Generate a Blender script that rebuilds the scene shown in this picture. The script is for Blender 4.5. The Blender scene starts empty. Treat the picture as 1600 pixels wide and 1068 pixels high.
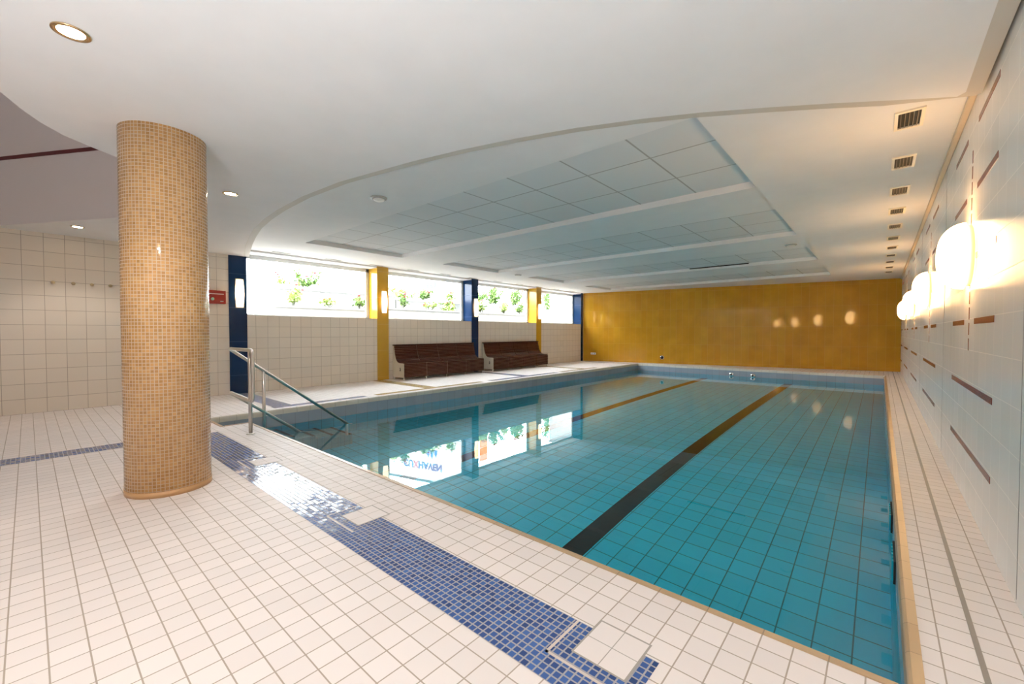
import bpy, bmesh, math, random
from math import pi, sin, cos, radians, sqrt, atan2
from mathutils import Vector, Matrix
random.seed(7)
SC = bpy.context.scene
COL = SC.collection

# ---------------------------------------------------------------- camera, world, exposure
cam_d = bpy.data.cameras.new('camera'); cam = bpy.data.objects.new('camera', cam_d); COL.objects.link(cam)
cam_d.sensor_width = 36.0; cam_d.lens = 660.0 / 1600 * 36.0; cam_d.clip_start = 0.05; cam_d.clip_end = 200
cam.location = (0, 0, 1.4)
cam.rotation_euler = (radians(90 - 1.302), 0, radians(41.1))
SC.camera = cam

W = bpy.data.worlds.new('overcast_sky'); SC.world = W; W.use_nodes = True
wn = W.node_tree.nodes; wl = W.node_tree.links
bg = wn['Background']; bg.inputs['Color'].default_value = (0.88, 0.94, 1.0, 1); bg.inputs['Strength'].default_value = 9.3
up_d = bpy.data.lights.new('added_ceiling_fill', 'SPOT'); up_d.energy = 205; up_d.spot_size = radians(165); up_d.spot_blend = .5; up_d.shadow_soft_size = .15; up_d.color = (.92, .96, 1.0)
up = bpy.data.objects.new('added_ceiling_fill', up_d); COL.objects.link(up); up.location = (-.5, -1.4, 1.0); up.rotation_euler = (pi, 0, 0)   # added fill light behind the viewpoint, brightens the lower ceiling
sun_d = bpy.data.lights.new('sun', 'SUN'); sun_d.energy = 9.0; sun_d.angle = radians(3); sun_d.color = (1.0, .96, .88)
sun = bpy.data.objects.new('sun', sun_d); COL.objects.link(sun); sun.rotation_euler = Vector((.25, -.55, .80)).to_track_quat('Z', 'Y').to_euler()

SC.view_settings.view_transform = 'Standard'; SC.view_settings.look = 'None'
SC.view_settings.gamma = 1.0; SC.view_settings.use_curve_mapping = False
SC.view_settings.exposure = 1.08
SC.cycles.max_bounces = 14; SC.cycles.diffuse_bounces = 7; SC.cycles.transmission_bounces = 8
SC.cycles.transparent_max_bounces = 12
SC.cycles.sample_clamp_indirect = 6.0
SC.cycles.use_denoising = True

# ---------------------------------------------------------------- main sizes (metres)
XL, XR = -11.06, 0.55           # window wall, lamp wall
ZC, ZS = 3.32, 3.14             # pool ceiling, lower ceiling in front
YB = -6.0                       # rear glazing behind the viewpoint
def yfar(x): return 18.03 + 0.2030 * (x - XL)      # the yellow end wall runs slightly askew
PX0, PX1, PY0, PY1 = -8.2, 0.10, 2.27, 18.0        # pool basin
ZW, ZB = -0.29, -1.75                              # water level, pool bottom
NX0, NX1, NY0 = -8.2, -7.4, 1.91                   # notch for the steps

# ---------------------------------------------------------------- materials
class NT:
    def __init__(s, name):
        s.m = bpy.data.materials.new(name); s.m.use_nodes = True
        s.t = s.m.node_tree; s.n = s.t.nodes; s.l = s.t.links
        s.b = s.n['Principled BSDF']; s.out = s.n['Material Output']
    def node(s, typ, **kw):
        n = s.n.new(typ)
        for k, v in kw.items(): setattr(n, k, v)
        return n
    def link(s, a, b): s.l.new(a, b)
    def put(s, sock, v):
        if hasattr(v, 'links'): s.l.new(v, sock)
        else: sock.default_value = v
    def math(s, op, a, b=None, c=None):
        n = s.node('ShaderNodeMath', operation=op)
        s.put(n.inputs[0], a)
        if b is not None: s.put(n.inputs[1], b)
        if c is not None: s.put(n.inputs[2], c)
        return n.outputs[0]
    def pos(s):
        if not hasattr(s, '_p'):
            g = s.node('ShaderNodeNewGeometry'); x = s.node('ShaderNodeSeparateXYZ')
            s.link(g.outputs['Position'], x.inputs[0]); s._p = x.outputs; s._g = g
        return s._p
    def mix(s, f, a, b):
        n = s.node('ShaderNodeMix', data_type='RGBA')
        s.put(n.inputs[0], f); s.put(n.inputs[6], a); s.put(n.inputs[7], b)
        return n.outputs[2]
    def vec(s, x, y, z=0.0):
        n = s.node('ShaderNodeCombineXYZ')
        for i, v in enumerate((x, y, z)): s.put(n.inputs[i], v)
        return n.outputs[0]

def c4(c): return (c[0], c[1], c[2], 1.0)

def plain(name, col, rough=0.5, metal=0.0, spec=0.5, emit=None, est=0.0):
    k = NT(name)
    k.b.inputs['Base Color'].default_value = c4(col); k.b.inputs['Roughness'].default_value = rough
    k.b.inputs['Metallic'].default_value = metal; k.b.inputs['Specular IOR Level'].default_value = spec
    if emit:
        k.b.inputs['Emission Color'].default_value = c4(emit); k.b.inputs['Emission Strength'].default_value = est
    return k.m

def noisy(name, c1, c2, scale=4.0, rough=0.6, detail=4, spec=0.5, stretch=(1, 1, 1)):
    k = NT(name); k.pos()
    mp = k.node('ShaderNodeMapping'); k.link(k._g.outputs['Position'], mp.inputs[0]); mp.inputs['Scale'].default_value = stretch
    n = k.node('ShaderNodeTexNoise'); n.inputs['Scale'].default_value = scale; n.inputs['Detail'].default_value = detail
    k.link(mp.outputs[0], n.inputs[0])
    r = k.node('ShaderNodeMapRange'); r.inputs[1].default_value = .3; r.inputs[2].default_value = .7; k.link(n.outputs[0], r.inputs[0])
    k.link(k.mix(r.outputs[0], c4(c1), c4(c2)), k.b.inputs['Base Color'])
    k.b.inputs['Roughness'].default_value = rough; k.b.inputs['Specular IOR Level'].default_value = spec
    return k.m

def tiles(name, col, grout, su, sv, gap, axes='xy', off=(0, 0), rough=0.3, var=0.06, tilt=0.0, col2=None,
          mottle=0.0, gap2=None, spec=0.5, polar=None, grough=0.7, brick=0.0):
    """square-cut ceramic tiling measured in world metres; axes picks the two directions"""
    k = NT(name); p = k.pos(); ix = {'x': 0, 'y': 1, 'z': 2}
    if polar:
        dx = k.math('SUBTRACT', p[0], polar[0]); dy = k.math('SUBTRACT', p[1], polar[1])
        u = k.math('MULTIPLY', k.math('ARCTAN2', dy, dx), polar[2]); v = p[2]
    else:
        u, v = p[ix[axes[0]]], p[ix[axes[1]]]
    v = k.math('DIVIDE', k.math('SUBTRACT', v, off[1]), sv)
    fv = k.math('FRACT', v); iv = k.math('FLOOR', v)
    u = k.math('DIVIDE', k.math('SUBTRACT', u, off[0]), su)
    if brick: u = k.math('ADD', u, k.math('MULTIPLY', iv, brick))
    fu = k.math('FRACT', u); iu = k.math('FLOOR', u)
    g2 = gap if gap2 is None else gap2
    du = k.math('MULTIPLY', k.math('ABSOLUTE', k.math('SUBTRACT', fu, .5)), su)
    dv = k.math('MULTIPLY', k.math('ABSOLUTE', k.math('SUBTRACT', fv, .5)), sv)
    mu = k.math('GREATER_THAN', du, su / 2 - gap / 2); mv = k.math('GREATER_THAN', dv, sv / 2 - g2 / 2)
    m = k.math('MAXIMUM', mu, mv)
    wn_ = k.node('ShaderNodeTexWhiteNoise', noise_dimensions='3D'); k.link(k.vec(iu, iv, 3.7), wn_.inputs[0])
    rnd = wn_.outputs['Value']
    base = c4(col)
    if col2: base = k.mix(rnd, c4(col), c4(col2))
    val = k.math('ADD', 1 - var, k.math('MULTIPLY', rnd, 2 * var))
    if mottle:
        n = k.node('ShaderNodeTexNoise'); n.inputs['Scale'].default_value = 2.2; n.inputs['Detail'].default_value = 5
        k.link(k._g.outputs['Position'], n.inputs[0])
        val = k.math('MULTIPLY', val, k.math('ADD', 1 - mottle, k.math('MULTIPLY', n.outputs[0], 2 * mottle)))
    mul = k.node('ShaderNodeMix', data_type='RGBA', blend_type='MULTIPLY'); mul.inputs[0].default_value = 1.0
    k.put(mul.inputs[6], base); k.link(k.vec(val, val, val), mul.inputs[7])
    k.link(k.mix(m, mul.outputs[2], c4(grout)), k.b.inputs['Base Color'])
    k.link(k.math('ADD', rough, k.math('MULTIPLY', m, grough - rough)), k.b.inputs['Roughness'])
    k.b.inputs['Specular IOR Level'].default_value = spec
    if tilt:
        s1 = k.node('ShaderNodeVectorMath', operation='SUBTRACT'); k.link(wn_.outputs['Color'], s1.inputs[0]); s1.inputs[1].default_value = (.5, .5, .5)
        s2 = k.node('ShaderNodeVectorMath', operation='SCALE'); k.link(s1.outputs[0], s2.inputs[0]); s2.inputs['Scale'].default_value = tilt
        s3 = k.node('ShaderNodeVectorMath', operation='ADD'); k.link(s2.outputs[0], s3.inputs[0]); k.link(k._g.outputs['Normal'], s3.inputs[1])
        s4 = k.node('ShaderNodeVectorMath', operation='NORMALIZE'); k.link(s3.outputs[0], s4.inputs[0])
        k.link(s4.outputs[0], k.b.inputs['Normal'])
    return k.m

def pane_mat(name, tint=(.96, .98, .97)):
    k = NT(name); k.n.remove(k.b)
    tr = k.node('ShaderNodeBsdfTransparent'); tr.inputs[0].default_value = c4(tint)
    gl = k.node('ShaderNodeBsdfGlossy'); gl.inputs['Roughness'].default_value = 0.0
    lw = k.node('ShaderNodeLayerWeight'); fr_ = k.math('ADD', .04, k.math('MULTIPLY', .96, k.math('POWER', lw.outputs['Facing'], 5.0)))
    mx = k.node('ShaderNodeMixShader'); k.link(fr_, mx.inputs[0]); k.link(tr.outputs[0], mx.inputs[1]); k.link(gl.outputs[0], mx.inputs[2])
    k.link(mx.outputs[0], k.out.inputs[0]); return k.m

def water_mat():
    k = NT('pool_water'); b = k.b
    b.inputs['Base Color'].default_value = (1, 1, 1, 1); b.inputs['Roughness'].default_value = 0.0
    b.inputs['IOR'].default_value = 1.333; b.inputs['Transmission Weight'].default_value = 1.0
    n = k.node('ShaderNodeTexNoise'); n.inputs['Scale'].default_value = 1.6; n.inputs['Detail'].default_value = 2
    k.pos(); k.link(k._g.outputs['Position'], n.inputs[0])
    bp = k.node('ShaderNodeBump'); bp.inputs['Strength'].default_value = 0.012; bp.inputs['Distance'].default_value = 0.02
    k.link(n.outputs[0], bp.inputs['Height']); k.link(bp.outputs[0], b.inputs['Normal'])
    return k.m

T = 0.2555
M = dict(
    deck=tiles('deck_tile', (.83, .765, .735), (.44, .37, .31), .1225, .1225, .006, 'xy', (.22, 2.24), rough=.5, var=.035, spec=.18),
    mosaic=tiles('blue_mosaic', (.048, .095, .28), (.37, .36, .39), .0355, .0355, .0075, 'xy', (0, 1.345), rough=.12, var=.25, tilt=.05, col2=(.060, .13, .35)),
    ochre_strip=tiles('ochre_floor_mosaic', (.50, .30, .07), (.45, .38, .25), .0355, .0355, .007, 'xy', rough=.2, var=.2),
    pale_strip=plain('pale_edge_strip', (.66, .58, .52), .4),
    inset=plain('inset_floor_tile', (.83, .765, .735), .5, spec=.18),
    joint=plain('grey_joint', (.40, .36, .32), .7),
    cream=tiles('cream_wall_tile', (.78, .70, .60), (.42, .35, .28), T, T, .007, 'yz', (-.05, 0), rough=.22, var=.025),
    white=tiles('white_wall_tile', (.80, .78, .74), (.60, .56, .50), .2585, .2585, .004, 'yz', (4.09, .22), rough=.22, var=.02, tilt=.012),
    yellow=tiles('ochre_wall_tile', (.58, .28, .018), (.64, .38, .08), T * .975, .77, .005, 'xz', (XL, .1), rough=.06, var=.035, col2=(.57, .30, .022), mottle=.22, tilt=.004, spec=.4),
    ygold=tiles('gold_pillar_tile', (.58, .33, .03), (.62, .42, .12), 5, .77, .005, 'yz', (0, .1), rough=.15, var=.05, mottle=.1),
    blue=tiles('blue_pillar_tile', (.004, .026, .090), (.06, .10, .20), 5, .77, .006, 'yz', (0, .42), rough=.13, var=.08, spec=.35),
    column=tiles('ochre_column_mosaic', (.58, .30, .09), (.70, .56, .42), .0286, .0286, .0055, polar=(-4.86, .83, .31), rough=.14, var=.12, col2=(.64, .36, .13), tilt=.05),
    columnbase=plain('column_base_render', (.58, .34, .16), .4),
    plaster=noisy('white_plaster', (.79, .785, .78), (.82, .81, .805), 3, .75),
    edge=plain('shade_toned_edge', (.60, .56, .50), .7),  # soffit bevel coloured darker than the plaster to stand in for its shade
    panel=tiles('acoustic_panel', (.72, .73, .73), (.42, .41, .39), .832, .832, .022, 'xy', (-1.204, 3.93), rough=.85, var=.015),
    lilac=plain('lilac_grey_plaster', (.82, .78, .78), .8),
    darkred=plain('dark_red_paint', (.12, .012, .014), .5),
    redbar=plain('oxblood_tile', (.22, .035, .025), .25),
    rim=tiles('tan_coping_tile', (.50, .35, .21), (.34, .26, .18), .245, .245, .005, 'xy', (.1, 2.27), rough=.3, var=.08),
    rimw=tiles('white_coping_tile', (.74, .70, .62), (.40, .36, .30), .245, .245, .005, 'xy', (.1, 2.27), rough=.3, var=.04),
    rimwy=tiles('white_coping_face', (.74, .70, .62), (.40, .36, .30), .245, 5, .005, 'yz', (.1, -3), rough=.3, var=.04),
    dry=tiles('grey_blue_pool_tile', (.34, .40, .48), (.22, .25, .28), .245, .245, .006, 'yz', (2.27, -.33), rough=.2, var=.05),
    dryx=tiles('grey_blue_pool_tile_across', (.34, .40, .48), (.22, .25, .28), .245, .245, .006, 'xz', (.1, -.33), rough=.2, var=.05),
    wet=tiles('blue_pool_tile', (.006, .54, .74), (.01, .16, .24), .245, .245, .007, 'yz', (2.27, -.33), rough=.3, var=.05),
    wetx=tiles('blue_pool_tile_across', (.006, .54, .74), (.01, .16, .24), .245, .245, .007, 'xz', (.1, -.33), rough=.3, var=.05),
    bottom=tiles('aqua_bottom_tile', (.035, .67, .90), (.015, .20, .26), .245, .245, .010, 'xy', (.1 + .02, 2.30), rough=.3, var=.04),
    lane=plain('black_lane_tile', (.006, .007, .008), .3),
    step=tiles('step_tile', (.12, .36, .42), (.10, .18, .20), .1225, .1225, .005, 'xy', (0, 0), rough=.35, var=.04),
    nosing=plain('dark_step_edge', (.05, .05, .055), .5),
    steel=plain('brushed_steel', (.66, .62, .57), .36, 1.0),
    drain=plain('dull_drain_steel', (.30, .275, .245), .45),
    chrome=plain('chrome', (.75, .75, .75), .1, 1.0),
    brass=plain('gold_ring', (.70, .50, .28), .25, 1.0),
    wood=noisy('mahogany_slat', (.052, .011, .004), (.105, .026, .009), 6, .42, spec=.3, stretch=(6, .8, 20)),
    woodtop=noisy('mahogany_cap', (.035, .009, .005), (.06, .016, .008), 6, .42, spec=.3, stretch=(6, .8, 20)),
    cheek=plain('cream_bench_side', (.72, .66, .55), .4),
    foot=plain('pale_foot', (.75, .73, .68), .35),
    dark=plain('black_recess', (.012, .011, .010), .6),
    ventf=plain('cream_vent_frame', (.82, .74, .60), .4),
    ventb=plain('bronze_vent_blade', (.075, .052, .034), .4),
    grey=plain('mid_grey_plastic', (.42, .41, .39), .5),
    slot=plain('grey_slot', (.30, .29, .27), .6),
    offwhite=plain('offwhite_plastic', (.82, .80, .75), .4),
    frame=plain('pale_window_frame', (.72, .72, .70), .4),
    beige=plain('beige_trim', (.62, .50, .36), .5),
    hook=plain('beige_hook', (.62, .48, .28), .4),
    red=plain('red_metal', (.42, .02, .012), .3),
    redink=plain('white_print', (.85, .75, .70), .5),
    button=plain('pale_green_button', (.45, .75, .55), .4),
    big=plain('lamp_glass_bright', (.9, .85, .75), .3, emit=(1.0, .59, .25), est=10.5),
    ringm=plain('lamp_back_ring', (.75, .55, .30), .4),
    pil=plain('lamp_shade_warm', (.9, .8, .65), .3, emit=(1.0, .66, .34), est=3.6),
    spot=plain('downlight_glass', (.9, .85, .75), .3, emit=(1.0, .80, .55), est=40.0),
    glass=pane_mat('window_glass'),
    water=water_mat(),
    concrete=noisy('white_planter_concrete', (.20, .20, .195), (.25, .25, .245), 5, .8),
    leaf=noisy('shrub_leaf', (.10, .20, .045), (.17, .28, .07), 20, .5),
    leaf2=noisy('shrub_leaf_yellow', (.22, .33, .08), (.32, .42, .13), 20, .5),
    stem=plain('shrub_stem', (.12, .14, .05), .7),
    bloom=plain('red_petal', (.30, .03, .035), .5),
    bloom2=plain('orange_petal', (.36, .12, .03), .5),
    board=plain('white_board', (.50, .50, .50), .5),
    ink=plain('blue_ink', (.006, .06, .20), .5), ink2=plain('red_ink', (.30, .01, .03), .5), ink3=plain('light_blue_ink', (.03, .09, .30), .5),
    orange=plain('orange_banner', (.46, .15, .035), .6),
    darkrail=plain('dark_top_rail', (.06, .10, .11), .5),
    paving=plain('pale_paving', (.42, .42, .41), .8),
)

# ---------------------------------------------------------------- mesh helpers
class MB:
    def __init__(s): s.bm = bmesh.new(); s.mi = 0
    def face(s, pts, mi=None):
        vs = [s.bm.verts.new(p) for p in pts]
        f = s.bm.faces.new(vs); f.material_index = s.mi if mi is None else mi; return f
    def box(s, x0, x1, y0, y1, z0, z1, mi=None, bev=0.0):
        r = bmesh.ops.create_cube(s.bm, size=1.0)
        for v in r['verts']:
            v.co = Vector(((x0 + x1) / 2 + v.co.x * (x1 - x0), (y0 + y1) / 2 + v.co.y * (y1 - y0), (z0 + z1) / 2 + v.co.z * (z1 - z0)))
        fs = set(f for v in r['verts'] for f in v.link_faces)
        for f in fs: f.material_index = s.mi if mi is None else mi
        if bev:
            es = list(set(e for f in fs for e in f.edges))
            rr = bmesh.ops.bevel(s.bm, geom=es, offset=bev, segments=2, affect='EDGES', profile=.5)
            for f in rr['faces']: f.material_index = s.mi if mi is None else mi
    def prism(s, poly, axis, a0, a1, mi=None):
        """extrude a 2D polygon along axis x / y / z"""
        def P(p, a):
            return {'x': (a, p[0], p[1]), 'y': (p[0], a, p[1]), 'z': (p[0], p[1], a)}[axis]
        n = len(poly)
        A = [s.bm.verts.new(P(p, a0)) for p in poly]; B = [s.bm.verts.new(P(p, a1)) for p in poly]
        fs = [s.bm.faces.new(A[::-1]), s.bm.faces.new(B)]
        for i in range(n): fs.append(s.bm.faces.new([A[i], A[(i + 1) % n], B[(i + 1) % n], B[i]]))
        for f in fs: f.material_index = s.mi if mi is None else mi
    def lathe(s, prof, c=(0, 0, 0), axis='z', n=32, mi=None, smooth=True, a0=0.0, a1=2 * pi):
        full = abs(a1 - a0 - 2 * pi) < 1e-6
        k = n if full else n + 1
        rings = []
        for (r, h) in prof:
            ring = []
            for i in range(k):
                a = a0 + (a1 - a0) * i / n
                p = {'z': (r * cos(a), r * sin(a), h), 'x': (h, r * cos(a), r * sin(a)), 'y': (r * cos(a), h, r * sin(a))}[axis]
                ring.append(s.bm.verts.new((c[0] + p[0], c[1] + p[1], c[2] + p[2])))
            rings.append(ring)
        for i in range(len(prof) - 1):
            for j in range(n):
                f = s.bm.faces.new([rings[i][j], rings[i][(j + 1) % k], rings[i + 1][(j + 1) % k], rings[i + 1][j]])
                f.smooth = smooth; f.material_index = s.mi if mi is None else mi
        for ring, (r, h) in ((rings[0], prof[0]), (rings[-1], prof[-1])):
            if r > 1e-4 and full:
                f = s.bm.faces.new(ring); f.material_index = s.mi if mi is None else mi
    def tube(s, pts, r, n=12, bend=0.0, mi=None, cap=True):
        P = [Vector(p) for p in pts]
        if bend:
            Q = [P[0]]
            for i in range(1, len(P) - 1):
                a, b = (P[i - 1] - P[i]).normalized(), (P[i + 1] - P[i]).normalized()
                d = min(bend, (P[i - 1] - P[i]).length * .45, (P[i + 1] - P[i]).length * .45)
                s0, s1 = P[i] + a * d, P[i] + b * d
                for t in range(7):
                    u = t / 6; Q.append(s0 * (1 - u) ** 2 + P[i] * 2 * u * (1 - u) + s1 * u * u)
            Q.append(P[-1]); P = Q
        d0 = (P[1] - P[0]).normalized()
        ref = Vector((0, 0, 1)) if abs(d0.z) < .9 else Vector((1, 0, 0))
        u = d0.cross(ref).normalized(); rings = []
        for i, p in enumerate(P):
            d = (P[min(i + 1, len(P) - 1)] - P[max(i - 1, 0)]).normalized()
            u = (u - d * u.dot(d)).normalized(); v = d.cross(u)
            rings.append([s.bm.verts.new(p + (u * cos(2 * pi * j / n) + v * sin(2 * pi * j / n)) * r) for j in range(n)])
        for i in range(len(P) - 1):
            for j in range(n):
                f = s.bm.faces.new([rings[i][j], rings[i][(j + 1) % n], rings[i + 1][(j + 1) % n], rings[i + 1][j]]); f.smooth = True
                f.material_index = s.mi if mi is None else mi
        if cap:
            for g in (rings[0], rings[-1]):
                f = s.bm.faces.new(g); f.material_index = s.mi if mi is None else mi
    def build(s, name, mats, parent=None, loc=None, fix=True):
        if fix: bmesh.ops.recalc_face_normals(s.bm, faces=s.bm.faces)
        me = bpy.data.meshes.new(name); s.bm.to_mesh(me); s.bm.free()
        for m in (mats if isinstance(mats, (list, tuple)) else [mats]): me.materials.append(m)
        o = bpy.data.objects.new(name, me); COL.objects.link(o)
        if loc: o.location = loc
        if parent: o.parent = parent
        return o

def tag(o, label, cat, group=None, kind=None):
    o['label'] = label; o['category'] = cat
    if group: o['group'] = group
    if kind: o['kind'] = kind
    return o
def empty(name, loc=(0, 0, 0)):
    o = bpy.data.objects.new(name, None); COL.objects.link(o); o.location = loc; o.empty_display_size = .1; return o
def copy_tree(o, parent=None):
    c = o.copy(); COL.objects.link(c); c.parent = parent
    for ch in list(o.children): copy_tree(ch, c)
    return c

# ================================================================ FLOOR
f = MB(); R = .055
def P(*pts, mi=0, z=0.0): f.face([(x, y, z) for x, y in pts], mi)
P((XL, YB), (1.6, YB), (1.6, NY0 - R), (XL, NY0 - R))
P((XL, NY0 - R), (PX0 - R, NY0 - R), (PX0 - R, yfar(PX0 - R)), (XL, yfar(XL)))
P((NX1 + R, NY0 - R), (1.6, NY0 - R), (1.6, PY0 - R), (NX1 + R, PY0 - R))
P((PX1 + R, PY0 - R), (1.6, PY0 - R), (1.6, 3.15), (PX1 + R, 3.15))
P((PX1 + R, 3.15), (XR, 3.15), (XR, yfar(XR)), (PX1 + R, yfar(PX1 + R)))
P((PX0 - R, PY1 + R), (PX1 + R, PY1 + R), (PX1 + R, yfar(PX1 + R)), (PX0 - R, yfar(PX0 - R)))
# inlaid mosaic band, thin stripes and square inserts
Z1, Z2, Z3 = .0012, .0020, .0028
def Q(x0, x1, y0, y1, mi, z): P((x0, y0), (x1, y0), (x1, y1), (x0, y1), mi=mi, z=z)
Q(-7.02, -.685, 1.345, 1.735, 1, Z1)
Q(-7.25, -6.92, -5.9, 1.36, 1, Z1)
for cx in (-.876, -2.953, -5.03):
    Q(cx - .215, cx + .19, 1.468, 1.482, 2, Z2)            # pale strip along
    Q(cx - .215, cx - .201, 1.468, 1.735, 2, Z2)           # pale strip across
    Q(cx - .128, cx + .128, 1.545, 1.812, 3, Z2)           # grey joint frame
    Q(cx - .119, cx - .002, 1.553, 1.675, 5, Z3); Q(cx + .002, cx + .119, 1.553, 1.675, 5, Z3)
    Q(cx - .119, cx - .002, 1.679, 1.802, 5, Z3); Q(cx + .002, cx + .119, 1.679, 1.802, 5, Z3)
# inlays in front of the window pillars
for (y0, y1, t0, t1, mi, xo) in ((3.0, 3.34, 2.97, 4.85, 1, -8.40), (6.52, 6.86, 5.1, 8.45, 4, -8.40), (10.33, 10.68, 8.77, 12.15, 1, -8.42), (13.85, 14.18, 12.4, 14.9, 4, -8.44)):
    Q(XL + .02, xo - .05, y0, y1, mi, Z1); Q(xo - .2, xo, t0, t1, mi, Z2)
Q(XL + .3, -8.3, 17.6, 17.8, 1, Z1)
floor = f.build('floor', [M['deck'], M['mosaic'], M['pale_strip'], M['joint'], M['ochre_strip'], M['inset']])
tag(floor, 'cream square-tiled pool deck with blue mosaic bands', 'floor', kind='structure')
d = MB(); d.box(.335, .355, 2.3, 20.3, -.004, .003)
tag(d.build('drain_channel', M['drain']), 'narrow steel drain slot in the deck along the lamp wall', 'drain')

# ================================================================ POOL
pool = empty('swimming_pool', (0, 0, 0)); tag(pool, 'indoor swimming pool basin lined with blue tiles and black lane lines', 'swimming pool')
b = MB(); D = -.335
def wallx(x, y0, y1, mi_hi, mi_lo): b.face([(x, y0, D), (x, y1, D), (x, y1, -.085), (x, y0, -.085)], mi_hi); b.face([(x, y0, ZB), (x, y1, ZB), (x, y1, D), (x, y0, D)], mi_lo)
def wally(y, x0, x1, mi_hi, mi_lo): b.face([(x0, y, D), (x1, y, D), (x1, y, -.085), (x0, y, -.085)], mi_hi); b.face([(x0, y, ZB), (x1, y, ZB), (x1, y, D), (x0, y, D)], mi_lo)
wallx(PX0, NY0, PY1, 0, 1); wallx(PX1, PY0, PY1, 0, 1); wallx(NX1, NY0, PY0, 0, 1)
wally(PY1, PX0, PX1, 2, 3); wally(PY0, NX1, PX1, 2, 3); wally(NY0, NX0, NX1, 2, 3)
b.build('basin_wall', [M['dry'], M['wet'], M['dryx'], M['wetx']], pool, fix=False)
b = MB(); b.face([(PX0, NY0, ZB), (PX1, NY0, ZB), (PX1, PY1, ZB), (PX0, PY1, ZB)])
b.build('basin_floor', M['bottom'], pool)
for x0 in (-2.60, -5.45):
    b = MB(); b.face([(x0, PY0, ZB + .002), (x0 + .25, PY0, ZB + .002), (x0 + .25, PY1, ZB + .002), (x0, PY1, ZB + .002)])
    b.build('lane_line', M['lane'], pool)
def coping(path, side, mat):
    """rounded edge tile run along a straight path; side = unit vector pointing away from the water"""
    b = MB(); (x0, y0), (x1, y1) = path; sx, sy = side
    prof = [(.004, -.09), (-.002, -.085), (-.002, -.03), (.001, -.012), (.007, -.002), (.018, .006), (R, .006), (R, -.02)]
    A = [b.bm.verts.new((x0 + sx * a, y0 + sy * a, z)) for a, z in prof]; B = [b.bm.verts.new((x1 + sx * a, y1 + sy * a, z)) for a, z in prof]
    for i in range(len(prof) - 1): b.bm.faces.new([A[i], A[i + 1], B[i + 1], B[i]])
    b.bm.faces.new(A); b.bm.faces.new(B)
    return b.build('coping', mat, pool)
coping(((NX1, PY0), (PX1 + R, PY0)), (0, -1), M['rim'])
coping(((PX1, PY0 - R), (PX1, PY1 + R)), (1, 0), M['rim'])
coping(((NX1, NY0), (NX1, PY0)), (1, 0), M['rim'])
coping(((NX0 - R, NY0), (NX1 + R, NY0)), (0, -1), M['rim'])
coping(((PX0, NY0), (PX0, PY1 + R)), (-1, 0), M['rimwy'])
coping(((PX0, PY1), (PX1, PY1)), (0, 1), M['rimw'])
for k in range(6):
    y0 = NY0 + .34 * k; z = -.15 - .2 * k
    b = MB(); b.box(NX0, NX1, y0, y0 + .34, ZB, z); b.box(NX0, NX1, y0 + .28, y0 + .342, z, z + .003, mi=1)
    b.build('step', [M['step'], M['nosing']], pool)
for (x, y, ax) in ((-4.36, PY1, 'y'), (-3.62, PY1, 'y')):
    b = MB(); b.lathe([(.0, -.03), (.05, -.03), (.085, -.015), (.09, .0)], (x, y, -.24), 'y', 20)
    b.lathe([(.0, -.034), (.035, -.034), (.036, -.02)], (x, y, -.24), 'y', 16, mi=1)
    b.build('inlet_nozzle', [M['chrome'], M['dark']], pool)
for y in (3.75, 4.7):
    b = MB(); b.box(PX1 - .012, PX1, y, y + .38, -.27, -.12)
    for i in range(6): b.box(PX1 - .02, PX1 - .01, y + .03 + i * .06, y + .06 + i * .06, -.26, -.13, mi=1)
    b.build('skimmer_grille', [M['dark'], M['wet']], pool)
b = MB()
b.face([(PX0, PY0, ZW), (PX1, PY0, ZW), (PX1, PY1, ZW), (PX0, PY1, ZW)]); b.face([(NX0, NY0, ZW), (NX1, NY0, ZW), (NX1, PY0, ZW), (NX0, PY0, ZW)])
water = b.build('water', M['water'], fix=True)
tag(water, 'still clear turquoise water filling the swimming pool', 'water', kind='stuff')

# ================================================================ WALLS
PIL = [(2.985, 3.345, 'blue'), (6.70, 7.075, 'ygold'), (10.47, 10.80, 'blue'), (14.25, 14.59, 'ygold'), (17.80, 17.97, 'blue')]
SILL, HEAD, REC = 1.80, 3.275, .44
w = MB(); WT = .5
w.box(XL - WT, XL, YB, PIL[0][0], 0, 5.3)
for i in range(4):
    y0, y1 = PIL[i][1], PIL[i + 1][0]
    w.box(XL - WT, XL, y0, y1, 0, SILL); w.box(XL - WT, XL, y0, y1, HEAD, 3.5, mi=1)
w.box(XL - WT, XL, 17.97, 18.2, 0, 3.5)
tag(w.build('wall_left', [M['cream'], M['plaster']]), 'cream tiled wall under and beside the window strip', 'wall', kind='structure')
names = ['dark blue tiled wall pillar beside the red alarm box', 'golden yellow tiled pillar at the near end of the first bench', 'dark blue tiled pillar between the two benches',
         'golden yellow tiled pillar behind the far end of the second bench', 'narrow blue tiled pillar in the corner against the yellow wall']
for (y0, y1, c), lab in zip(PIL, names):
    b = MB(); b.box(XL - WT, XL + .012, y0, y1, 0, ZC)
    tag(b.build('wall_pillar', M[c]), lab, 'pillar', 'tiled pillars between the windows', 'structure')
w = MB()
L0, L1 = (XL - .1, yfar(XL - .1)), (XR + .1, yfar(XR + .1))
w.prism([L0, L1, (L1[0] - .05, L1[1] + .25), (L0[0] - .05, L0[1] + .25)], 'z', 0, 3.5)
tag(w.build('wall_far', M['yellow']), 'mottled ochre yellow tiled end wall beyond the pool', 'wall', kind='structure')
w = MB(); w.box(XR, XR + .25, 3.15, yfar(XR) + .2, 0, 3.5)
G = XR - .0015
def bar(y0, y1, z0, z1): w.box(XR - .002, XR + .01, y0, y1, z0, z1, mi=1)
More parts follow.
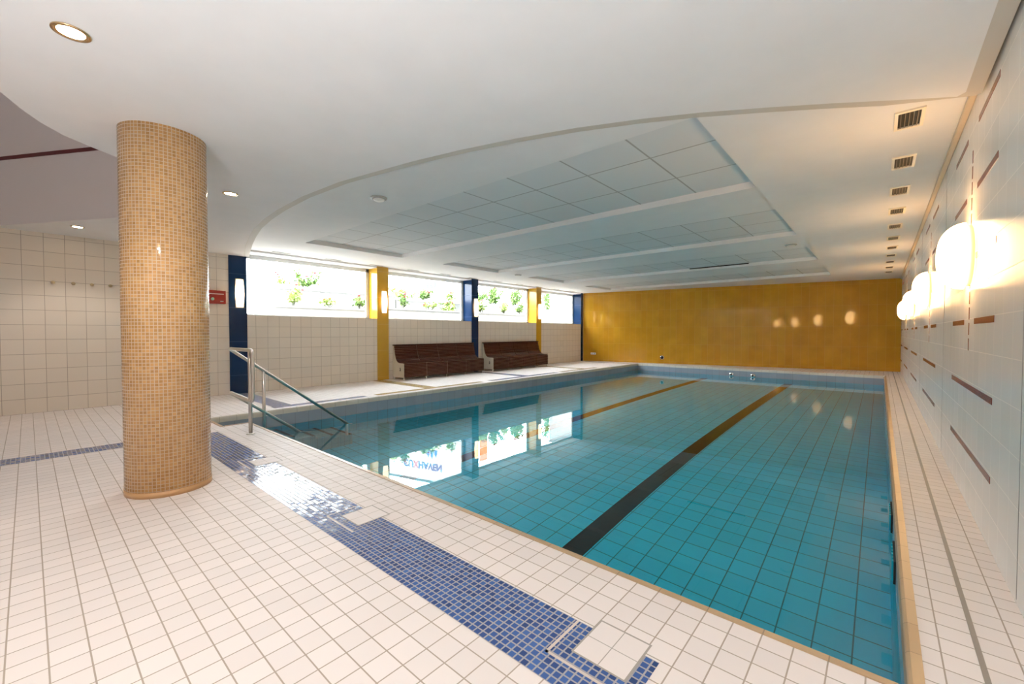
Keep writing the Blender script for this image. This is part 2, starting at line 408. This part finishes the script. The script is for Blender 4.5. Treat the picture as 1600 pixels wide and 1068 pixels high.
for k in range(5):
    c = 5.12 + 3.78 * k
    for zt in (.975, .46): bar(c - 1.03, c + 1.02, zt - .045, zt)
    for zt in (1.51, 2.02, 2.56, 3.07):
        bar(c - 1.03, c - .26, zt - .045, zt); bar(c + .27, c + 1.02, zt - .045, zt)
    z = 1.25
    while z < 2.80:
        bar(c - .014, c + .014, z, z + .10); z += .128
    w.box(XR - .0015, XR + .01, c + 1.84, c + 1.85, .02, 3.3, mi=2)
w.box(XR - .0015, XR + .01, 3.335, 3.345, .02, 3.3, mi=2)
tag(w.build('wall_right', [M['white'], M['redbar'], M['slot']]), 'white tiled lamp wall with oxblood red bar inlays', 'wall', kind='structure')
w = MB(); w.box(1.6, 1.8, YB, 3.4, 0, 3.5); w.box(XR + .25, 1.8, 3.15, 3.4, 0, 3.5)
tag(w.build('wall_side', M['white']), 'white tiled return wall beside the entrance', 'wall', kind='structure')

def window(n, x0, x1, y0, y1, z0, z1, ax, label, mull=0):
    r = empty('window_%d' % n, ((x0 + x1) / 2, (y0 + y1) / 2, z0)); tag(r, label, 'window', 'windows', 'structure')
    r.location = (0, 0, 0); fb = MB(); t = .095
    if ax == 'x':
        fb.box(x0, x1, y0, y0 + t, z0, z1, bev=.006); fb.box(x0, x1, y1 - t, y1, z0, z1, bev=.006)
        fb.box(x0, x1, y0, y1, z0, z0 + .05, bev=.006); fb.box(x0, x1, y0, y1, z1 - .10, z1, bev=.006)
        gb = MB(); xm = (x0 + x1) / 2; gb.face([(xm, y0 + t, z0 + .05), (xm, y1 - t, z0 + .05), (xm, y1 - t, z1 - .10), (xm, y0 + t, z1 - .10)])
    else:
        for i in range(mull + 2):
            x = x0 + (x1 - x0 - t) * i / (mull + 1); fb.box(x, x + t, y0, y1, z0, z1)
        fb.box(x0, x1, y0, y1, z0, z0 + t); fb.box(x0, x1, y0, y1, z1 - t, z1)
        gb = MB(); ym = (y0 + y1) / 2; gb.face([(x0, ym, z0 + t), (x1, ym, z0 + t), (x1, ym, z1 - t), (x0, ym, z1 - t)])
    fb.build('window_frame', M['frame'], r); gb.build('window_pane', M['glass'], r)
wl_ = ['wide window from the alarm-side blue pillar to the first golden pillar', 'wide window above the first bench', 'wide window above the second bench', 'plain white window beside the yellow end wall']
for i in range(4): window(i + 1, XL - REC - .05, XL - REC, PIL[i][1], PIL[i + 1][0], SILL, HEAD, 'x', wl_[i])
w = MB(); w.box(XL, 1.8, YB - .2, YB, 0, 5.4)
tag(w.build('wall_rear', M['plaster']), 'plain white wall at the entrance end of the hall', 'wall', kind='structure')

# ================================================================ CEILING with four coffers
CX0, CX1 = -9.33, -1.27
COF = [(3.95, 6.37), (7.72, 10.02), (11.52, 13.75), (15.30, 17.55)]
c = MB(); ZP = 3.41
ys = [1.2]
for a, b_ in COF: ys += [a, b_]
ys.append(18.0)
def cq(x0, x1, y0, y1): c.face([(x0, y0, ZC), (x1, y0, ZC), (x1, y1, ZC), (x0, y1, ZC)])
cq(XL, CX0, 1.2, 18.0); cq(CX1, XR, 1.2, 18.0)
for i in range(0, len(ys) - 1, 2): cq(CX0, CX1, ys[i], min(ys[i + 1], 18.0))
c.face([(XL, 18.0, ZC), (XR, 18.0, ZC), (XR, yfar(XR) + .12, ZC), (XL, yfar(XL) + .12, ZC)])
for y0, y1 in COF:
    c.face([(CX0, y0, ZP), (CX1, y0, ZP), (CX1, y1, ZP), (CX0, y1, ZP)], 1)
    for pts in (((CX0, y0), (CX1, y0)), ((CX1, y0), (CX1, y1)), ((CX1, y1), (CX0, y1)), ((CX0, y1), (CX0, y0))):
        (a, b_), (e, g) = pts; c.face([(a, b_, ZC), (e, g, ZC), (e, g, ZP), (a, b_, ZP)])
c.face([(XL - .6, YB, 5.4), (1.8, YB, 5.4), (1.8, 20.9, 5.4), (XL - .6, 20.9, 5.4)])
tag(c.build('ceiling', [M['plaster'], M['panel']], fix=False), 'white pool hall ceiling with four long panelled recesses', 'ceiling', kind='structure')
# the open panel edge in the third recess
b = MB(); b.box(-4.55, -2.90, 13.70, 13.745, 3.380, 3.405)
tag(b.build('panel_gap', M['dark']), 'dark gap along two sagging panels of the third ceiling recess', 'gap', kind='structure')

# lower ceiling: curved front edge, bevelled rim, cut-out above the column
CUR = [(XL, 3.30), (-10.3, 3.08), (-9.5, 2.87), (-8.7, 2.68), (-7.93, 2.52), (-7.2, 2.42), (-6.5, 2.36), (-5.63, 2.34), (-4.75, 2.40), (-4.03, 2.53), (-3.6, 2.61), (-3.05, 2.745), (-2.5, 2.91), (-1.98, 3.10), (-1.5, 3.32),
       (-1.1, 3.535), (-.68, 3.80), (-.305, 4.05), (.06, 4.31), (.40, 4.545)]
HOLE = [(-4.0, -1.1), (-4.4, -.40), (-4.78, -.12), (-5.06, -.01), (-5.28, .10), (-5.47, .24), (-5.6, .40), (-5.74, .60), (-5.9, .90), (-6.1, 1.12), (-6.45, 1.30), (-6.9, 1.40), (-7.4, 1.37), (-8.0, 1.24), (-8.84, .88), (-9.78, .33), (-10.83, -.27), (-11.0, -.40), (-11.0, -4.2), (-4.0, -4.2)]
OUT = [(XL, YB)] + CUR + [(.44, 4.50), (.44, 3.15), (1.6, 3.15), (1.6, YB)]
s = MB()
def loop(pts, z):
    vs = [s.bm.verts.new((x, y, z)) for x, y in pts]
    return vs, [s.bm.edges.new((vs[i], vs[(i + 1) % len(vs)])) for i in range(len(vs))]
_, e1 = loop(OUT, ZS); _, e2 = loop(HOLE, ZS)
bmesh.ops.triangle_fill(s.bm, edges=e1 + e2, use_beauty=True, normal=(0, 0, -1))
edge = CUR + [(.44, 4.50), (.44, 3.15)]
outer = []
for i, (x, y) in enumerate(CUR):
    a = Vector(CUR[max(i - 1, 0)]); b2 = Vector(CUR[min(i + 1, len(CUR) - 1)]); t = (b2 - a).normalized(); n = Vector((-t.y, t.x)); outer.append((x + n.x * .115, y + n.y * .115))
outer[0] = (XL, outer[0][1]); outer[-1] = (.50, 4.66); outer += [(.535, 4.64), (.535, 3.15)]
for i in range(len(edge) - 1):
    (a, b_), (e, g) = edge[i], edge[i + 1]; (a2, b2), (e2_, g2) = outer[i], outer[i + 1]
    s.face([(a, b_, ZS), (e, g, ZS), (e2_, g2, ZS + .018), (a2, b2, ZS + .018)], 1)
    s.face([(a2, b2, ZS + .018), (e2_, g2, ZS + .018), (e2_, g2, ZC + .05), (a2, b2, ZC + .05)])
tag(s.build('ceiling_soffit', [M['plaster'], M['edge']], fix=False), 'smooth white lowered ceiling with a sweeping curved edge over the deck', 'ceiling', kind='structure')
v = MB()
for i in range(len(HOLE)):
    (a, b_), (e, g) = HOLE[i], HOLE[(i + 1) % len(HOLE)]
    v.face([(a, b_, ZS), (e, g, ZS), (e, g, 5.3), (a, b_, 5.3)])
v.face([(x, y, 5.3) for x, y in HOLE])
tag(v.build('ceiling_well', M['lilac'], fix=False), 'lilac grey raised well in the ceiling above the column', 'ceiling', kind='structure')
v = MB()
pa, pb = Vector((-11.0, -.40)), Vector((-8.0, 1.24))
prev = None
pts = [(-11.0, -.40), (-10.83, -.27), (-9.78, .33), (-8.84, .88), (-8.0, 1.24), (-7.4, 1.37)]
nn = Vector((.5, -.87)) * .012
for i in range(len(pts) - 1):
    (a, b_), (e, g) = pts[i], pts[i + 1]
    q = [(a, b_), (e, g), (e + nn.x, g + nn.y), (a + nn.x, b_ + nn.y)]
    v.prism(q, 'z', 4.18, 4.235)
tag(v.build('trim_1', M['darkred']), 'thin dark red strip across the raised ceiling well', 'trim', kind='structure')
v = MB(); v.box(XR - .045, XR, 4.66, yfar(XR) - .1, 3.275, 3.318, bev=.008)
tag(v.build('trim_2', M['beige']), 'beige cable duct along the top of the lamp wall', 'trim', kind='structure')

# ================================================================ COLUMN
k = MB(); k.lathe([(.31, .05), (.31, ZS)], (-4.86, .83, 0), 'z', 64, mi=0); k.lathe([(.313, 0), (.313, .05)], (-4.86, .83, 0), 'z', 64, mi=1)
tag(k.build('round_column', [M['column'], M['columnbase']]), 'round floor-to-ceiling column clad in small ochre mosaic tiles', 'column', kind='thing')

# ================================================================ HANDRAIL
hr = empty('handrail', (-6.53, 1.98, 0)); hr.location = (0, 0, 0)
tag(hr, 'stainless steel handrail loop leading down the pool steps', 'handrail')
HX, HY, r = -7.43, 2.0, .024
b = MB(); sl = -.775
b.tube([(HX, 3.95, 1.155 + sl * 1.95), (HX, HY, 1.155), (-6.42, HY, 1.155), (-6.42, HY, .455), (HX, HY, .494), (HX, 3.2, .494 + sl * 1.2)], r, 14, .09)
b.build('rail', M['steel'], hr)
b = MB(); b.tube([(-6.53, HY, 0), (-6.53, HY, 1.14)], r, 14); b.build('post', M['steel'], hr)
b = MB(); b.tube([(HX, 2.47, -.40), (HX, 2.47, .78)], r, 14); b.build('post', M['steel'], hr)
b = MB(); b.tube([(HX, 3.86, -1.29), (HX, 3.86, -.30)], r, 14); b.build('post', M['steel'], hr)
b = MB(); b.lathe([(.055, .0), (.055, .008), (.03, .014)], (-6.53, HY, 0), 'z', 24); b.build('flange', M['steel'], hr)

# ================================================================ BENCHES
def make_bench(L):
    root = empty('slatted_bench', (0, 0, 0))
    # local: x = distance from the wall, y = along the wall
    prof_front = [(.50, .09), (.50, .48)]
    back = [(.30, .505), (.22, .535), (.165, .60), (.135, .68), (.115, .76), (.095, .86), (.075, .96), (.06, 1.02)]
    side = [(.02, .07), (.485, .07), (.485, .49), (.30, .492), (.21, .52), (.15, .59), (.12, .68), (.095, .78), (.06, 1.0), (.02, 1.0)]
    for y in (0, L - .03):
        b = MB(); b.prism(side, 'y', y, y + .03); p = b.build('side_panel', M['cheek'], root)
        h = MB(); yy = y - .004 if y == 0 else y + .03
        h.prism([(.30, .27), (.33, .25), (.345, .29), (.335, .34), (.315, .37), (.31, .33), (.32, .30)], 'y', yy, yy + .004); h.build('finger_hole', M['dark'], p)
    seg = L / 4
    fr, st, bk = MB(), MB(), MB()
    for i in range(4):
        y0, y1 = i * seg + (.0 if i == 0 else .012), (i + 1) * seg - (.0 if i == 3 else .012)
        for j in range(9):
            z = .085 + j * .0435; fr.box(.485, .507, y0, y1, z, z + .036, bev=.004)
        for j in range(5):
            x = .285 + j * .045; st.box(x, x + .037, y0, y1, .488, .508, bev=.004)
        for j in range(len(back) - 1):
            (a, za), (e, ze) = back[j], back[j + 1]
            for q0, q1 in ((.04, .46), (.54, .96)):
                p0 = (a + (e - a) * q0, za + (ze - za) * q0); p1 = (a + (e - a) * q1, za + (ze - za) * q1)
                n = Vector((-(p1[1] - p0[1]), p1[0] - p0[0])).normalized() * -.018
                bk.prism([p0, p1, (p1[0] - n.x, p1[1] - n.y), (p0[0] - n.x, p0[1] - n.y)], 'y', y0, y1)
    fr.build('front_panel', M['wood'], root); st.build('seat', M['wood'], root); bk.build('backrest', M['wood'], root)
    b = MB(); b.box(.02, .085, -.02, L + .02, 1.0, 1.035, bev=.006); b.build('top_rail', M['woodtop'], root)
    for i in range(1, 4):
        b = MB(); y = i * seg
        b.box(.40, .488, y - .015, y + .015, .07, .49); b.prism([(.05, .07), (.40, .07), (.40, .485), (.28, .485), (.19, .52), (.14, .60), (.11, .70), (.08, .82), (.04, 1.0), (.03, 1.0)], 'y', y - .012, y + .012)
        b.build('rib', M['cheek'], root)
    for i in range(5):
        y = min(max(i * seg, .02), L - .02)
        for x in (.455, .06):
            b = MB(); b.lathe([(.022, 0), (.026, .012), (.02, .035), (.018, .075)], (x, y, 0), 'z', 14); b.build('foot', M['foot'], root)
    return root
b1 = make_bench(3.27); b1.location = (XL + .015, 7.20, 0); b1.scale = (1.2, 1, 1)
tag(b1, 'long mahogany slatted bench between the golden and the blue pillar', 'bench', 'slatted benches along the window wall')
b2_ = copy_tree(b1); b2_.location = (XL + .015, 10.98, 0); b2_['label'] = 'long mahogany slatted bench reaching in front of the second golden pillar'

# ================================================================ LAMPS
def big_lamp():
    r_ = empty('wall_lamp', (0, 0, 0))
    b = MB(); n = 14
    prof = [(.275, -.035)] + [(.275 * cos(pi / 2 * i / n) ** .75 if i < n else 0.0005, -.035 - .165 * sin(pi / 2 * i / n)) for i in range(1, n + 1)]
    b.lathe(prof, (0, 0, 0), 'x', 40); b.build('lamp_shade', M['big'], r_)
    b = MB(); b.lathe([(.25, 0), (.25, -.034)], (0, 0, 0), 'x', 40); b.build('back_plate', M['ringm'], r_)
    L = bpy.data.lights.new('lamp_upward_glow', 'SPOT'); L.energy = 6; L.color = (1.0, .55, .23); L.spot_size = radians(165); L.spot_blend = .9; L.shadow_soft_size = .08
    lo = bpy.data.objects.new('lamp_upward_glow', L); COL.objects.link(lo); lo.location = (-.24, 0, .20); lo.rotation_euler = (0, radians(180 + 38), 0); lo.parent = r_
    return r_
LL = ['large glowing half-dome lamp on the white wall, farthest from the yellow wall', 'half-dome lamp on the white wall, third from the yellow wall', 'half-dome lamp on the white wall, second from the yellow wall', 'half-dome lamp on the white wall, nearest to the yellow wall']
proto = big_lamp()
for i in range(4):
    o = proto if i == 0 else copy_tree(proto)
    o.location = (XR, 5.15 + 3.78 * i, 2.035); tag(o, LL[i], 'lamp', 'half-dome wall lamps')
def pil_lamp():
    r_ = empty('pillar_lamp', (0, 0, 0)); b = MB()
    H, n = .62, 16; rows = 9; V = []
    for j in range(rows):
        t = j / (rows - 1); z = -H / 2 + H * t; hw = .066 + .024 * sin(pi * t); dp = .065 + .025 * sin(pi * t)
        V.append([b.bm.verts.new((.02 + dp * sin(pi * i / n), -hw * cos(pi * i / n), z)) for i in range(n + 1)])
    for j in range(rows - 1):
        for i in range(n):
            q = b.bm.faces.new([V[j][i], V[j][i + 1], V[j + 1][i + 1], V[j + 1][i]]); q.smooth = True
    b.bm.faces.new(V[0]); b.bm.faces.new(V[-1]); b.build('lamp_shade', M['pil'], r_)
    b = MB(); b.box(0, .02, -.085, .085, -H / 2 - .02, H / 2 + .02, bev=.004); b.build('back_plate', M['grey'], r_)
    return r_
pl = pil_lamp()
PLB = ['tall barrel-shaped wall lamp on the blue pillar beside the alarm box', 'tall barrel-shaped lamp on the golden pillar beside the first bench', 'tall barrel-shaped lamp on the blue pillar between the benches', 'tall barrel-shaped lamp on the golden pillar behind the second bench']
for i in range(4):
    o = pl if i == 0 else copy_tree(pl)
    o.location = (XL + .012, (PIL[i][0] + PIL[i][1]) / 2 + .03, 2.29); tag(o, PLB[i], 'lamp', 'barrel lamps on the pillars')
def downlight():
    r_ = empty('downlight', (0, 0, 0))
    b = MB(); b.lathe([(.062, .0), (.085, -.002), (.085, -.008), (.066, -.010), (.060, -.003)], (0, 0, 0), 'z', 32); b.build('ring', M['brass'], r_)
    b = MB(); b.lathe([(.0, -.004), (.060, -.004)], (0, 0, 0), 'z', 32); b.build('glass', M['spot'], r_)
    L = bpy.data.lights.new('downlight_beam', 'SPOT'); L.energy = 31; L.color = (1.0, .91, .83); L.spot_size = radians(115); L.spot_blend = .6; L.shadow_soft_size = .06
    lo = bpy.data.objects.new('downlight_beam', L); COL.objects.link(lo); lo.location = (0, 0, -.02); lo.parent = r_
    return r_
dl = downlight()
for i, (x, y, lab) in enumerate(((-3.56, .195, 'large gold-rimmed downlight in the smooth lowered ceiling in front of the column'), (-6.17, 1.70, 'small round downlight in the curved ceiling behind the column'), (-10.0, .57, 'round downlight near the tiled wall with the hooks'),
        (-1.35, -.75, 'round unseen downlight added overhead beside the viewpoint'), (.45, .75, 'round unseen downlight added overhead by the lamp wall corner'), (-2.6, -2.4, 'round unseen downlight added behind the viewpoint'), (.2, -2.6, 'round unseen downlight added behind the viewpoint near the side wall'))):  # the last four are unseen, added to brighten the near deck
    o = dl if i == 0 else copy_tree(dl); o.location = (x, y, ZS); tag(o, lab, 'downlight', 'round ceiling downlights')

# ================================================================ CEILING FITTINGS
ORD = ['first', 'second', 'third', 'fourth', 'fifth', 'sixth', 'seventh', 'eighth', 'ninth', 'tenth', 'eleventh']
def vent():
    r_ = empty('ceiling_vent', (0, 0, 0)); b = MB(); hx, hy = .10, .215
    for (x0, x1, y0, y1) in ((-hx, hx, -hy, -hy + .035), (-hx, hx, hy - .035, hy), (-hx, -hx + .025, -hy, hy), (hx - .025, hx, -hy, hy)): b.box(x0, x1, y0, y1, -.014, 0)
    b.build('frame', M['ventf'], r_)
    b = MB(); b.face([(-hx + .02, -hy + .03, -.001), (hx - .02, -hy + .03, -.001), (hx - .02, hy - .03, -.001), (-hx + .02, hy - .03, -.001)]); b.build('opening', M['dark'], r_)
    b = MB()
    for i in range(5): x = -.056 + i * .028; b.box(x - .003, x + .003, -hy + .035, hy - .035, -.012, -.002)
    b.build('louvre', M['ventb'], r_)
    return r_
vp = vent()
for i in range(11):
    o = vp if i == 0 else copy_tree(vp); o.location = (.165, 5.24 + 1.272 * i, ZC)
    tag(o, 'small louvred ceiling vent along the lamp wall, %s from the yellow wall' % ORD[10 - i], 'vent', 'louvred vents along the lamp wall')
def slotd():
    r_ = empty('slot_diffuser', (0, 0, 0)); b = MB(); b.box(-.055, .055, -.23, .23, -.006, 0); b.build('frame', M['offwhite'], r_)
    b = MB(); b.box(-.04, -.005, -.21, .21, -.008, -.004); b.box(.005, .04, -.21, .21, -.008, -.004); b.build('slot', M['slot'], r_); return r_
sp = slotd()
for i in range(11):
    o = sp if i == 0 else copy_tree(sp); o.location = (-10.90, 4.05 + 1.272 * i, ZC)
    tag(o, 'thin grey slot diffuser in the ceiling above the windows, %s from the yellow wall' % ORD[10 - i], 'vent', 'slot diffusers above the windows')
for (x, y, lab) in ((-5.43, 3.33, 'round grey ceiling disc close to the curved ceiling edge'), (-1.51, 11.03, 'round ceiling disc between the second and third ceiling recess at the lamp wall end'), (-9.15, 10.8, 'small round ceiling disc near the windows between the second and third recess')):
    r_ = empty('smoke_detector', (x, y, ZC)); b = MB(); b.lathe([(.115, 0), (.115, -.012), (.095, -.024)], (0, 0, 0), 'z', 32); b.build('base', M['grey'], r_)
    b = MB(); b.lathe([(.08, -.024), (.07, -.04), (.0, -.044)], (0, 0, 0), 'z', 32); b.build('cap', M['offwhite'], r_)
    tag(r_, lab, 'smoke detector', 'round ceiling discs')

# ================================================================ SMALL WALL THINGS
al = empty('fire_alarm_box', (XL, 2.72, 2.03)); tag(al, 'red metal alarm box with a round pale green button beside the blue pillar', 'alarm')
b = MB(); b.box(0, .09, -.26, .19, 0, .29, bev=.01); b.build('case', M['red'], al)
b = MB(); b.box(.09, .093, -.22, .15, .205, .22); b.box(.09, .093, .08, .14, .045, .062); b.build('print', M['redink'], al)
b = MB(); b.lathe([(.032, .09), (.032, .10), (.0, .104)], (0, -.06, .10), 'x', 20); b.build('button', M['button'], al)
hl = ['beige coat hook on the tiled wall, fourth from the column', 'beige coat hook on the tiled wall, third from the column', 'beige coat hook on the tiled wall, second from the column', 'beige coat hook on the tiled wall, right beside the column']
for i, y in enumerate((.31, .56, .80, 1.05)):
    b = MB(); b.lathe([(.028, 0), (.028, .008), (.012, .014), (.012, .045), (.022, .05), (.022, .062), (.0, .066)], (0, 0, 0), 'x', 18)
    o = b.build('coat_hook', M['hook'], loc=(XL, y, 2.285)); tag(o, hl[i], 'hook', 'coat hooks')
ang = math.atan(.2030)
o = empty('wall_socket', (-10.55, yfar(-10.55), .37)); o.rotation_euler = (0, 0, ang); tag(o, 'white double socket plate low on the yellow wall', 'socket')
b = MB(); b.box(-.13, .13, -.02, 0, -.045, .045, bev=.005); b.build('plate', M['offwhite'], o)
for x in (-.06, .06):
    b = MB(); b.lathe([(.03, -.022), (.03, -.018)], (x, 0, 0), 'y', 16); b.build('insert', M['grey'], o)
o = empty('water_inlet', (-7.40, yfar(-7.40), .27)); o.rotation_euler = (0, 0, ang); tag(o, 'round dark chrome spout low on the yellow wall', 'spout')
b = MB(); b.lathe([(.10, 0), (.10, -.02), (.07, -.05)], (0, 0, 0), 'y', 24); b.build('collar', M['chrome'], o)
b = MB(); b.lathe([(.065, -.051), (.0, -.052)], (0, 0, 0), 'y', 24); b.build('opening', M['dark'], o)

# ================================================================ OUTSIDE
def rbox(name, x0, x1, y0, y1, z0, z1, lab, mat='concrete', cat='planter', grp=None):
    b = MB(); b.box(x0, x1, y0, y1, z0, z1, bev=.02); b.box(x0 - .012, x1 + .012, y0 - .012, y1 + .012, z1 - .06, z1, bev=.006)
    return tag(b.build(name, M[mat]), lab, cat, grp, 'thing')
b = MB(); b.face([(-40, -10, 1.2), (XL - .5, -10, 1.2), (XL - .5, 40, 1.2), (-40, 40, 1.2)])
tag(b.build('ground_outside', M['paving']), 'pale paved ground outside the windows', 'ground', kind='structure')
rbox('garden_planter', -13.5, -13.0, 4.60, 8.2, 1.2, 2.18, 'low white concrete planter wall outside the first window', grp='white garden planters')
rbox('garden_planter', -15.0, -14.5, 5.15, 9.6, 1.2, 2.85, 'higher white concrete planter behind the low one at the first window', grp='white garden planters')
rbox('garden_planter', -13.5, -13.0, 8.25, 17.5, 1.2, 2.26, 'long low white planter outside the second and third window', grp='white garden planters')
rbox('garden_planter', -15.0, -14.5, 9.65, 20.0, 1.2, 2.72, 'long higher white planter at the back of the garden', grp='white garden planters')
def shrub(x, y, z, h, wd, n, leaf, blooms, lab, bm='bloom'):
    r_ = empty('flowering_shrub', (x, y, z)); b = MB(); b2 = MB(); b3 = MB()
    ns = max(3, int(wd * 8)); tips = []
    for i in range(ns):
        a = random.uniform(0, 2 * pi); rr = wd * .5 * random.random() ** .5; hh = h * random.uniform(.55, 1.0)
        tip = Vector((rr * cos(a), rr * sin(a), hh)); tips.append(tip)
        b.tube([(rr * .3 * cos(a), rr * .3 * sin(a), .014), (rr * .7 * cos(a), rr * .7 * sin(a), hh * .5), tip], .008, 5)
    for i in range(int(n * 2.6)):
        t = random.choice(tips); u = random.uniform(.25, 1.0); p = Vector((t.x * u, t.y * u, t.z * u)) + Vector((random.gauss(0, .06), random.gauss(0, .06), random.gauss(0, .05)))
        d1 = Vector((random.gauss(0, 1), random.gauss(0, 1), random.gauss(.2, .7))).normalized(); d2 = d1.cross(Vector((random.gauss(0, 1), random.gauss(0, 1), random.gauss(0, 1)))).normalized()
        l, ww = random.uniform(.07, .13), random.uniform(.03, .05); p.z = max(p.z, .16)
        b2.face([p, p + d1 * l * .5 + d2 * ww, p + d1 * l, p + d1 * l * .5 - d2 * ww])
    b.build('stem', M['stem'], r_); b2.build('foliage', M[leaf], r_, fix=False)
    for i in range(blooms):
        t = tips[i % len(tips)]; p = t + Vector((random.gauss(0, .08), random.gauss(0, .08), random.gauss(.02, .05)))
        g = MB(); bmesh.ops.create_icosphere(g.bm, subdivisions=2, radius=random.uniform(.035, .055), matrix=Matrix.Translation(p) @ Matrix.Diagonal((1, 1, .7, 1)))
        for vv in g.bm.verts: vv.co += Vector((random.gauss(0, .006), random.gauss(0, .006), random.gauss(0, .006)))
        g.build('bloom', M[bm], r_)
    tag(r_, lab, 'shrub', 'flowering shrubs outside the windows')
SH = [(-13.25, 5.2, 2.18, .75, .45, 130, 'leaf2', 3, 'sparse yellowish shrub on the low planter, first window'),
      (-14.75, 6.35, 2.85, .65, .7, 150, 'leaf', 5, 'green shrub with red blooms on the high planter, first window'),
      (-14.75, 5.45, 2.85, .45, .2, 30, 'leaf2', 3, 'thin single stem with faded blooms at the planter end, first window'),
      (-13.25, 6.3, 2.18, .30, .4, 50, 'leaf2', 3, 'low orange-blooming plant on the low planter, first window'),
      (-13.25, 7.4, 2.18, .45, .5, 60, 'leaf', 3, 'loose red-flowered plant beside the first golden pillar'),
      (-14.75, 10.1, 2.72, .50, .9, 220, 'leaf2', 3, 'broad pale green shrub outside the second window by the golden pillar'),
      (-14.75, 11.15, 2.72, .48, .55, 150, 'leaf', 5, 'red-blooming shrub in the middle of the second window'),
      (-14.15, 12.02, 1.205, 2.3, .4, 420, 'leaf2', 3, 'dense bright green shrub by the blue pillar, second window'),
      (-13.25, 9.1, 2.26, .55, .25, 40, 'leaf', 4, 'single red-flowered stem on the low planter, second window'),
      (-13.25, 10.3, 2.26, .35, .5, 50, 'leaf2', 1, 'small yellowish plant on the low planter, second window'),
      (-14.75, 14.2, 2.72, .62, .9, 420, 'leaf', 6, 'tall dark green shrub with red blooms, third window by the blue pillar'),
      (-14.75, 15.5, 2.72, 1.05, .85, 480, 'leaf', 4, 'tall dark green shrub in the middle of the third window'),
      (-14.75, 17.1, 2.72, .95, .75, 380, 'leaf', 4, 'green shrub outside the third window by the golden pillar'),
      (-13.25, 13.2, 2.26, .5, .5, 90, 'leaf2', 3, 'low red-flowered plant on the low planter, third window'),
      (-13.25, 14.6, 2.26, .55, .6, 120, 'leaf2', 4, 'bushy low plant with red blooms, third window centre'),
      (-13.25, 15.6, 2.26, .55, .5, 110, 'leaf', 2, 'low leafy plant under the tall shrub by the golden pillar')]
for a in SH: shrub(*a[:4], a[4] * (1.3 if a[4] > .3 else 1), *a[5:], bm='bloom2' if 'orange' in a[-1] else 'bloom')
# white site board with its lettering (mirrored in the water only)
sb = empty('sign_board', (-17.1, 11.7, 0)); sb.rotation_euler = (0, 0, atan2(.55, 2.1)); tag(sb, 'big white outdoor board lettered CUXHAVEN, mirrored in the water', 'sign')
b = MB(); b.box(-1.3, 3.6, 0, .12, 2.85, 4.88); b.build('panel', M['board'], sb)
b = MB(); b.box(-1.3, 3.6, -.03, .15, 4.88, 4.96); b.build('top_rail', M['darkrail'], sb)
for x in (-1.1, 3.4):
    b = MB(); b.box(x - .06, x + .06, .12, .22, 1.2, 4.88); b.build('post', M['grey'], sb)
tc = bpy.data.curves.new('lettering', 'FONT'); tc.body = 'CUXHAVEN'; tc.size = .46; tc.extrude = .004; tc.offset = .012
for m in ('ink', 'ink2'): tc.materials.append(M[m])
to = bpy.data.objects.new('lettering', tc); COL.objects.link(to); to.parent = sb; to.location = (.02, -.006, 4.05); to.rotation_euler = (pi / 2, 0, 0)
for i, ch in enumerate(tc.body_format): ch.material_index = 1 if i == 2 else 0
to.scale = (.90, 1, 1)
bpy.context.view_layer.update()
tm = bpy.data.meshes.new_from_object(to.evaluated_get(bpy.context.evaluated_depsgraph_get())); tn = bpy.data.objects.new('lettering', tm); COL.objects.link(tn)
tn.parent = sb; tn.location = to.location; tn.rotation_euler = to.rotation_euler; tn.scale = to.scale; bpy.data.objects.remove(to); tn.name = 'lettering'
for j, (x, hgt) in enumerate(((1.48, .40), (1.69, .46), (1.90, .36))):
    b = MB(); b.prism([(x - .10, 3.42), (x + .10, 3.42), (x + .075, 3.42 + hgt * .55), (x + .01, 3.42 + hgt), (x - .07, 3.42 + hgt * .6)], 'y', -.008, 0); b.build('emblem', M['ink3'], sb)
ob = empty('orange_banner', (-17.0, 17.0, 1.2)); tag(ob, 'tall orange banner outside, mirrored in the water between the pillars', 'banner')
b = MB(); b.box(-.03, .03, -.28, .28, 2.85, 4.15, bev=.01); b.build('cloth', M['orange'], ob)
b = MB(); b.tube([(0, .30, 0), (0, .30, 4.25)], .025, 10); b.build('pole', M['grey'], ob)
b = MB(); b.box(-14.6, -14.4, 20.1, 26.0, 1.2, 4.4); b.box(-14.7, -14.3, 20.05, 26.0, 4.4, 4.46)
tag(b.build('garden_wall', M['concrete']), 'plain white rendered wall outside the last window', 'wall', kind='thing')
shrub(-16.6, 22.6, 1.2, 5.2, 2.8, 2500, 'leaf', 0, 'high green hedge behind the rendered wall, last window')
